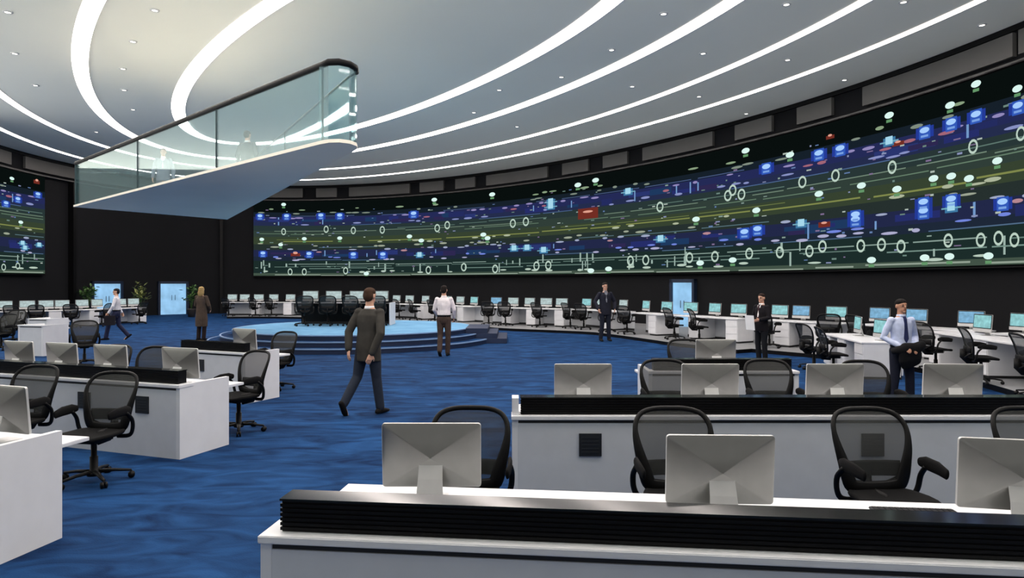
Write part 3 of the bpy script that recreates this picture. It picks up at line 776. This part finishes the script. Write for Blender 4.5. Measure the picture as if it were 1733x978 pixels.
for p in ps[1:]+[mid, bi[1], ps[0]]:
    q = MB(); q.box(p.x-.013,p.x+.013,p.y-.013,p.y+.013,DZ0+.05,zt+.01, T=TD); q.build('post', M['steel'], deck)
rl = crom([(p.x,p.y,zt+.03) for p in [ps[0], ps[1], ps[2], ps[3]]], 4, False)+[Vector((p.x,p.y,zt+.03)) for p in nz[1:-1]]
q = MB(); q.tube([p for p in rl], (.04,.05), 10, ref=(0,0,1), T=TD); q.build('handrail', M['rail'], deck)
q = MB(); q.tube([(nz[-2].x,nz[-2].y,zt+.015),(bi[0].x,bi[0].y,zt+.015),(bi[1].x,bi[1].y,zt+.015)], .018, 8, ref=(0,0,1), T=TD); q.build('top_edge', M['steel'], deck)

# ------------------------------------------------------------------ plants by the doors
def plant(px, d, hh, mt, label, seed):
    rnd = random.Random(seed); x, y = atd(px, d); root = thing('potted_plant', (x,y,0), 0, label, 'plant')
    b = MB(); b.lathe([(.02,0),(.17,0),(.23,.42),(.245,.45),(.21,.45),(.2,.40)], 20); b.build('pot', M['pot'], root)
    b = MB(); b.lathe([(.0,.41),(.2,.405)], 16); b.build('soil', M['soil'], root)
    st = MB(); lv = MB()
    for k_ in range(9):
        a = rnd.uniform(0,6.28); r_ = rnd.uniform(.05,.4); h = rnd.uniform(.6,1)*hh
        top = Vector((math.cos(a)*r_, math.sin(a)*r_, h)); st.tube([(0,0,.4),(top.x*.4,top.y*.4,h*.65),top], [.014,.01,.006], 6)
        for _ in range(10):
            c = top*rnd.uniform(.72,1.0)+Vector((rnd.uniform(-.15,.15),rnd.uniform(-.15,.15),rnd.uniform(-.1,.15)))
            di = Vector((rnd.uniform(-1,1),rnd.uniform(-1,1),rnd.uniform(-.3,.8))).normalized(); sd = di.cross(Vector((0,0,1))).normalized()
            l_ = rnd.uniform(.18,.32); w_ = l_*.28; up = sd.cross(di)*.02
            lv.add([c, c+di*l_*.5+sd*w_+up, c+di*l_, c+di*l_*.5-sd*w_+up, c+di*l_*.5-up], [(0,1,4),(1,2,4),(2,3,4),(3,0,4)], 0, True)
    st.build('stem', M['leaf'], root); lv.build('foliage', mt, root, weld=False)
plant(148, 34.5, 1.75, M['leaf'], 'green potted plant left of the left lit door', 1)
plant(238, 37, 1.85, M['leafy'], 'yellowish potted plant between the two lit doors on the far wall', 2)
plant(324, 37, 1.8, M['leaf'], 'green potted plant right of the second lit door', 3)

# ------------------------------------------------------------------ people
def fuse(mb, name, mt, parent, voxel, smooth=3):
    me = mb.mesh(name); o = bpy.data.objects.new(name, me); COL.objects.link(o)
    r_ = o.modifiers.new('r', 'REMESH'); r_.mode = 'VOXEL'; r_.voxel_size = voxel; r_.use_smooth_shade = True
    s_ = o.modifiers.new('s', 'SMOOTH'); s_.factor = .5; s_.iterations = smooth
    dg = bpy.context.evaluated_depsgraph_get(); dg.update()
    m2_ = bpy.data.meshes.new_from_object(o.evaluated_get(dg)); m2_.name = name
    bpy.data.objects.remove(o); bpy.data.meshes.remove(me)
    m2_.materials.clear(); m2_.materials.append(mt)
    for p in m2_.polygons: p.use_smooth = True
    q = bpy.data.objects.new(name, m2_); COL.objects.link(q); q.parent = parent
    return q
SKIN = {'fair': mat('skin_fair', (206, 158, 132), .55, vary=.05), 'tan': mat('skin_tan', (186, 136, 108), .55, vary=.05)}
def hand(mb, w, d, n, side, curl):
    d = d.normalized(); n = (n-d*n.dot(d)).normalized(); lat = d.cross(n)*side        # lat points to the thumb side
    mb.tube([w, w+d*.035, w+d*.085], [(.024,.024),(.040,.017),(.040,.015)], 10, ref=tuple(n), round_=True)
    for i, (o, L) in enumerate(((.030,.070),(.010,.080),(-.010,.074),(-.029,.058))):
        p = w+d*.083+lat*o; dd = d.copy(); pts = [p-d*.015]
        for k_, fr_ in enumerate((.45,.32,.23)):
            a = curl*(.6 if k_ == 0 else 1); dd = (dd*math.cos(a)+n*math.sin(a)*1).normalized(); nn = n; p = p+dd*L*fr_; pts.append(p)
        mb.tube(pts, [.0095,.009,.0085,.0075], 8, round_=True)
    p = w+d*.028+lat*.030; dd = (lat*.7+d*.75+n*.25).normalized(); p1 = p+dd*.035; dd2 = (lat*.25+d*.9+n*.35).normalized()
    mb.tube([p-lat*.015, p, p1, p1+dd2*.03], [.013,.0125,.0105,.0085], 8, round_=True)
def person(label, pos, yaw, H, z=0, top='jacket', topcol=(40,40,44), legcol=(36,38,44), hair=(38,30,26), skin='fair', J=None, lean=(0,0), longhair=False,
           hem=.80, shirt=(225,228,232), tie=None, curl=.35, palm=None, head=0.0, coat=False, shoe=(20,18,18)):
    k_ = H/1.75
    j = dict(hipL=(.09,0,.93), hipR=(-.09,0,.93), kneeL=(.10,-.02,.50), kneeR=(-.10,-.02,.50), ankL=(.10,.02,.085), ankR=(-.10,.02,.085),
             toeL=(.03,-1,0), toeR=(-.03,-1,0), elbL=(.255,.03,1.13), elbR=(-.255,.03,1.13), wriL=(.265,-.04,.885), wriR=(-.265,-.04,.885))
    j.update(J or {})
    j = {a: Vector(b) for a, b in j.items()}
    ln = lambda p: Vector((p[0]+lean[0]*(p[2]-.95), p[1]+lean[1]*(p[2]-.95), p[2])) if p[2] > .95 else Vector(p)
    sh = {'L': ln((.178,.0,1.415)), 'R': ln((-.178,.0,1.415))}
    root = thing('person', (pos[0], pos[1], z), R(yaw), label, 'person')
    S = Matrix.Scale(k_, 4)
    def fin(mb): mb.v = [S @ v for v in mb.v]; return mb
    hc = ln((0,-.012,1.632)); HR = Matrix.Translation(hc) @ Matrix.Rotation(R(head), 4, 'Z') @ Matrix.Translation(-Vector((0,-.012,1.632)))
    b = MB()
    b.tube([ln((0,0,z_)) for z_ in (.86,.96,1.08,1.2,1.32,1.41,1.455,1.50,1.57)], [(.15,.105),(.158,.108),(.142,.098),(.15,.1),(.165,.108),(.15,.09),(.085,.07),(.058,.06),(.054,.058)], 16, round_=True)
    b.ell((0,.004,1.652), (.074,.093,.098), T=HR); b.ell((0,-.028,1.585), (.055,.062,.062), T=HR); b.ell((0,-.098,1.625), (.013,.018,.024), T=HR)
    b.ell((0,-.02,1.66), (.068,.08,.07), T=HR); b.ell((0,-.082,1.548), (.022,.018,.016), T=HR)
    for s in (-1,1): b.ell((s*.076,.012,1.632), (.010,.018,.032), T=HR)
    for q, s in (('L',1),('R',-1)):
        el, wr = j['elb'+q], j['wri'+q]
        b.tube([sh[q], sh[q].lerp(el,.5), el, el.lerp(wr,.4), wr], [.046,.043,.037,.037,.025], 12, round_=True)
        pn = Vector(palm[q]) if palm and q in palm else Vector((-s,0,-.15))
        hd = (wr-el).normalized()
        hand(b, wr, hd, pn, -s if pn.x*s < 0 else s, curl)
        hp, kn, an = j['hip'+q], j['knee'+q], j['ank'+q]
        b.tube([hp, hp.lerp(kn,.5), kn, kn.lerp(an,.35), an], [.085,.07,.052,.05,.036], 12, round_=True)
        td = j['toe'+q].normalized(); b.tube([an-td*.03+Vector((0,0,-.03)), an+td*.08+Vector((0,0,-.045)), an+td*.15+Vector((0,0,-.055))], [(.03,.03),(.036,.026),(.03,.016)], 10, ref=(0,0,1), round_=True)
    body = fuse(fin(b), 'body', SKIN[skin], root, .0075*k_, 2)
    tc_ = cloth('top_cloth', topcol); lc = cloth('leg_cloth', legcol)
    # trousers
    t = MB(); zt_ = 1.03
    t.tube([ln((0,0,1.03)), (0,0,.95), (0,.005,.88)], [(.155,.112),(.172,.122),(.165,.118)], 16, round_=True)
    for q, s in (('L',1),('R',-1)):
        hp, kn, an = j['hip'+q], j['knee'+q], j['ank'+q]; kn2 = kn.lerp(an, .5)
        t.tube([hp+Vector((0,0,.0)), hp.lerp(kn,.45), kn, kn2, an.lerp(kn,.02)], [(.096,.105),(.086,.09),(.069,.072),(.066,.07),(.060,.068)], 14, round_=True)
    fuse(fin(t), 'trousers', lc, root, .011*k_, 3)
    # top garment
    g = MB()
    if top == 'jacket':
        zs = [(hem,.19,.135),(.92,.188,.135),(1.02,.178,.128),(1.15,.17,.12),(1.28,.186,.126),(1.37,.183,.115),(1.425,.14,.09),(1.462,.085,.078)]
        if coat: zs = [(hem,.20,.16),(.72,.205,.16)]+zs[1:]
        sr = [.062,.063,.06,.056,.05]
    else:
        zs = [(.985,.165,.12),(1.04,.168,.122),(1.15,.163,.116),(1.28,.178,.12),(1.37,.175,.108),(1.425,.135,.085),(1.465,.075,.072)]
        sr = [.056,.056,.053,.048,.042]
    g.tube([ln((0,0,z_)) for z_, _, _ in zs], [(a, c) for _, a, c in zs], 18, round_=False)
    for q in 'LR':
        el, wr = j['elb'+q], j['wri'+q]; g.tube([sh[q]+Vector((-.004 if q == 'L' else .004,0,-.01)), sh[q].lerp(el,.5), el, el.lerp(wr,.5), wr.lerp(el,.06)], sr, 12, round_=True)
    for q in 'LR': g.ell(sh[q]+Vector((-.008 if q == 'L' else .008,0,.0)), (.066,.07,.058) if top == 'jacket' else (.060,.064,.053))
    fuse(fin(g), 'jacket' if top == 'jacket' else 'shirt', tc_, root, .0105*k_, 3)
    if top == 'jacket':
        c_ = MB(); c_.tube([ln((0,0,1.45)), ln((0,.004,1.502))], [(.073,.072),(.064,.066)], 18); 
        c_.add([ln(p) for p in ((-.05,-.085,1.46),(.05,-.085,1.46),(.012,-.140,1.16),(-.012,-.140,1.16),(0,-.115,1.36),(0,-.06,1.3))], [(0,1,4),(1,2,4),(2,3,4),(3,0,4),(0,5,1),(1,5,2),(2,5,3),(3,5,0)])
        fin(c_).build('shirt_collar', cloth('collar_cloth', shirt), root)
    else:
        c_ = MB(); c_.tube([ln((0,0,1.455)), ln((0,.004,1.505))], [(.074,.074),(.064,.066)], 18); fin(c_).build('shirt_collar', tc_, root)
        be = MB(); be.tube([(0,0,.99),(0,0,1.025)], [(.176,.128),(.172,.126)], 20); fin(be).build('belt', M['black'], root)
    if tie:
        q = MB(); pts = [ln(p) for p in ((-.018,-.088,1.475),(.018,-.088,1.475),(.02,-.112,1.43),(.034,-.136,1.12),(0,-.138,1.06),(-.034,-.136,1.12),(-.02,-.112,1.43))]
        n = len(pts); vs = pts+[p+Vector((0,.025,0)) for p in pts]
        q.add(vs, [tuple(range(n)), tuple(range(n,2*n))[::-1]]+[(i,(i+1)%n,n+(i+1)%n,n+i) for i in range(n)]); fin(q).build('tie', cloth('tie_cloth', tie), root)
    for q in 'LR':
        an = j['ank'+q]; td = j['toe'+q].normalized(); s_ = MB(); dn = Vector((0,0,-1)); dn = (dn-td*dn.dot(td)).normalized()
        s_.tube([an-td*.075+dn*.045, an-td*.03+dn*.03, an+td*.05+dn*.042, an+td*.12+dn*.052, an+td*.185+dn*.06], [(.032,.034),(.040,.05),(.044,.04),(.045,.03),(.03,.02)], 12, ref=(0,0,1), round_=True)
        fuse(fin(s_), 'shoe', cloth('shoe_leather', shoe), root, .009*k_, 2)
    h = MB(); h.ell((0,.006,1.694), (.080,.098,.066), T=HR); h.ell((0,.045,1.645), (.079,.062,.088), T=HR)
    if longhair: h.ell((0,.062,1.54), (.095,.05,.12), T=HR); h.ell((.066,.01,1.58), (.026,.05,.10), T=HR); h.ell((-.066,.01,1.58), (.026,.05,.10), T=HR)
    fuse(fin(h), 'hair', cloth('hair_strands', hair), root, .009*k_, 2)
    for s in (-1,1):
        e = MB(); e.ell((s*.030,-.086,1.640), (.013,.010,.008), 0, 10, 6, T=HR); fin(e).build('eye', M['eye'], root)
        e = MB(); e.ell((s*.031,-.090,1.662), (.020,.007,.005), 0, 10, 6, T=HR); fin(e).build('eyebrow', cloth('brow_hair', hair), root)
    e = MB(); e.ell((0,-.090,1.583), (.024,.008,.007), 0, 10, 6, T=HR); fin(e).build('mouth', M['lip'], root)
    return root, k_
# the figure walking away in the aisle (faces +Y: yaw 180)
x, y = ground(622, 702)
person('person in a dark olive suit walking away across the blue carpet in the middle aisle', (x, y+.05), 158, 1.80, topcol=(58,56,52), legcol=(40,46,58), hair=(62,44,32), hem=.74, lean=(0,-.06),
       J=dict(kneeL=(.15,.04,.52), kneeR=(-.10,-.05,.51), ankL=(.21,.28,.17), ankR=(-.13,-.10,.085), toeL=(.10,-.62,-.75), toeR=(-.05,-1,0),
              elbL=(.265,.08,1.14), wriL=(.22,.15,.90), elbR=(-.265,.10,1.13), wriR=(-.17,.17,.86)), palm={'L':(-.5,-.8,0),'R':(.5,-.8,0)})
x, y = ground(751, 603)
person('person in a white shirt and brown trousers walking towards the round platform', (x, y+.05), 175, 1.80, top='shirt', topcol=(238,230,232), legcol=(72,58,52), hair=(30,24,22), tie=None,
       J=dict(ankL=(.08,.16,.13), toeL=(0,-.8,-.45), kneeL=(.09,0,.52), ankR=(-.08,-.06,.085), elbL=(.25,-.04,1.15), elbR=(-.25,-.04,1.15), wriL=(.20,-.20,1.0), wriR=(-.22,-.16,.95)))
x, y = ground(1024, 577)
person('person in a dark navy suit standing alone in the open carpet, right of centre', (x, y), 12, 1.88, topcol=(30,32,44), legcol=(28,32,44), hair=(30,26,24), hem=.78, shirt=(120,124,134),
       J=dict(elbL=(.31,.02,1.17), elbR=(-.31,.02,1.17), wriL=(.26,-.12,.96), wriR=(-.26,-.12,.96), ankL=(.13,.02,.085), ankR=(-.13,.02,.085)))
x, y = ground(1289, 614)
pr_, kk = person('person in a black suit standing sideways holding a white paper', (x, y), -62, 1.62, topcol=(22,20,24), legcol=(22,24,28), hair=(40,28,24), hem=.80, shirt=(240,240,240), tie=(60,40,44),
       J=dict(elbL=(.24,-.02,1.15), wriL=(.17,-.26,1.10), elbR=(-.25,.0,1.14), wriR=(-.14,-.26,1.06)), palm={'L':(-1,0,.2),'R':(1,0,.2)}, head=8)
def held(name, mb, mt, parent_root, label, cat, bevel=0):
    o = mb.build(name, mt, None, bevel); o.location = parent_root.location; o.rotation_euler = parent_root.rotation_euler; return tag(o, label, cat)
q = MB(); q.add([(-.13,-.36,.78),(.13,-.36,.78),(.13,-.40,1.12),(-.13,-.40,1.12),(-.13,-.364,.78),(.13,-.364,.78),(.13,-.404,1.12),(-.13,-.404,1.12)], [(0,1,2,3),(7,6,5,4),(0,4,5,1),(1,5,6,2),(2,6,7,3),(3,7,4,0)])
held('paper_sheet', q, M['paper'], pr_, 'white sheet of paper in the hands of the person in the black suit', 'paper')
x, y = ground(1525, 690)
p5, kk = person('person in a pale blue shirt and dark tie facing the room on the right', (x, y), 6, 1.63, top='shirt', topcol=(190,200,226), legcol=(24,27,40), hair=(22,18,17), tie=(38,46,84), skin='tan',
       J=dict(elbL=(.275,.05,1.13), elbR=(-.275,.05,1.13), wriL=(.13,-.17,.99), wriR=(-.12,-.18,1.0), ankL=(.16,.0,.085), ankR=(-.15,.02,.085), kneeL=(.135,-.02,.50), kneeR=(-.12,-.02,.5)), palm={'L':(0,1,0),'R':(0,1,0)})
q = MB(); q.tube([(-.22*kk,-.14*kk,.93*kk),(-.08*kk,-.20*kk,.97*kk),(.1*kk,-.20*kk,.97*kk),(.27*kk,-.13*kk,1.02*kk)], [(.05,.06),(.09,.06),(.09,.06),(.07,.05)], 14, ref=(0,-1,0), round_=True)
q.tube([(0,-.2*kk,.95*kk),(.02,-.19*kk,.80*kk),(.05,-.17*kk,.70*kk)], [(.17,.05),(.19,.05),(.16,.03)], 14, round_=True)
o = fuse(q, 'folded_jacket', cloth('folded_jacket_cloth', (16,16,18)), None, .012, 3); o.location = p5.location; o.rotation_euler = p5.rotation_euler
tag(o, 'black jacket folded over the hands of the person in the pale blue shirt', 'jacket')
x, y = ground(197, 575)
p6, kk = person('person in a white shirt striding past the left lit door with a dark bag', (x, y), -70, 1.68, top='shirt', topcol=(216,214,220), legcol=(40,44,70), hair=(26,24,28),
       J=dict(ankL=(.08,-.30,.09), kneeL=(.09,-.22,.52), ankR=(-.08,.34,.15), kneeR=(-.09,.06,.50), toeR=(0,-.75,-.6), elbL=(.25,-.06,1.14), wriL=(.23,-.2,.92), wriR=(-.24,.12,.92)))
q = MB(); q.box(.27*kk,.37*kk,-.30*kk,.02*kk,.52*kk,.84*kk); q.tube([(.32*kk,-.22*kk,.84*kk),(.30*kk,-.2*kk,.915*kk),(.32*kk,-.12*kk,.84*kk)], .012, 8)
held('bag', q, cloth('bag_leather', (30,28,34)), p6, 'dark bag carried by the person in white near the left lit door', 'bag')
x, y = ground(341, 576)
person('person with blonde hair in a long brown coat standing beside the round platform', (x, y), 165, 1.74, topcol=(84,70,60), legcol=(44,34,34), hair=(176,146,96), longhair=True, hem=.46, coat=True, shirt=(90,76,66),
       J=dict(elbL=(.25,-.04,1.14), wriL=(.17,-.2,1.02), elbR=(-.25,-.04,1.14), wriR=(-.18,-.18,1.0)))
person('person in a grey-black suit up on the viewing deck behind the glass', (-6.62, 17.0), 170, 1.74, z=DZ0+.051, topcol=(50,50,58), legcol=(36,38,44), hair=(60,46,40))
person('person in pale grey up on the viewing deck, further left and farther away', (-9.7, 18.9), 20, 1.68, z=DZ0+.051, topcol=(120,126,140), legcol=(92,96,110), hair=(90,74,66))

# ------------------------------------------------------------------ camera and light
cam = bpy.data.objects.new('camera', bpy.data.cameras.new('camera')); COL.objects.link(cam)
cam.location = (0, 0, EYE); cam.rotation_euler = (R(90), 0, 0)
cam.data.sensor_width = 36; cam.data.sensor_fit = 'HORIZONTAL'; cam.data.lens = 36*F/1733; cam.data.shift_y = -11/1733
cam.data.clip_start = .05; cam.data.clip_end = 200
SC.camera = cam
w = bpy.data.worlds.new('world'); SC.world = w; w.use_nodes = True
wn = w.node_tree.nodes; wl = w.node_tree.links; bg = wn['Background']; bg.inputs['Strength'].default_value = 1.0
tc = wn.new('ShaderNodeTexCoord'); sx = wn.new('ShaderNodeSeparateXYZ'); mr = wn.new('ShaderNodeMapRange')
mr.inputs['From Min'].default_value = -.16; mr.inputs['From Max'].default_value = -.06; mr.inputs['To Min'].default_value = 4.9; mr.inputs['To Max'].default_value = .32  # background brighter below the horizon, an added fill to uplight ceiling and soffit
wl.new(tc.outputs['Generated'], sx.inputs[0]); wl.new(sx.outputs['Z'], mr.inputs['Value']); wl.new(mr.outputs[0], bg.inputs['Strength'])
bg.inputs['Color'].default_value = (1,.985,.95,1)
SC.view_settings.view_transform = 'Standard'; SC.view_settings.look = 'None'; SC.view_settings.gamma = 1; SC.view_settings.use_curve_mapping = False
SC.view_settings.exposure = 0.0
SC.cycles.max_bounces = 10; SC.cycles.diffuse_bounces = 5; SC.cycles.transparent_max_bounces = 16
SC.cycles.use_denoising = True
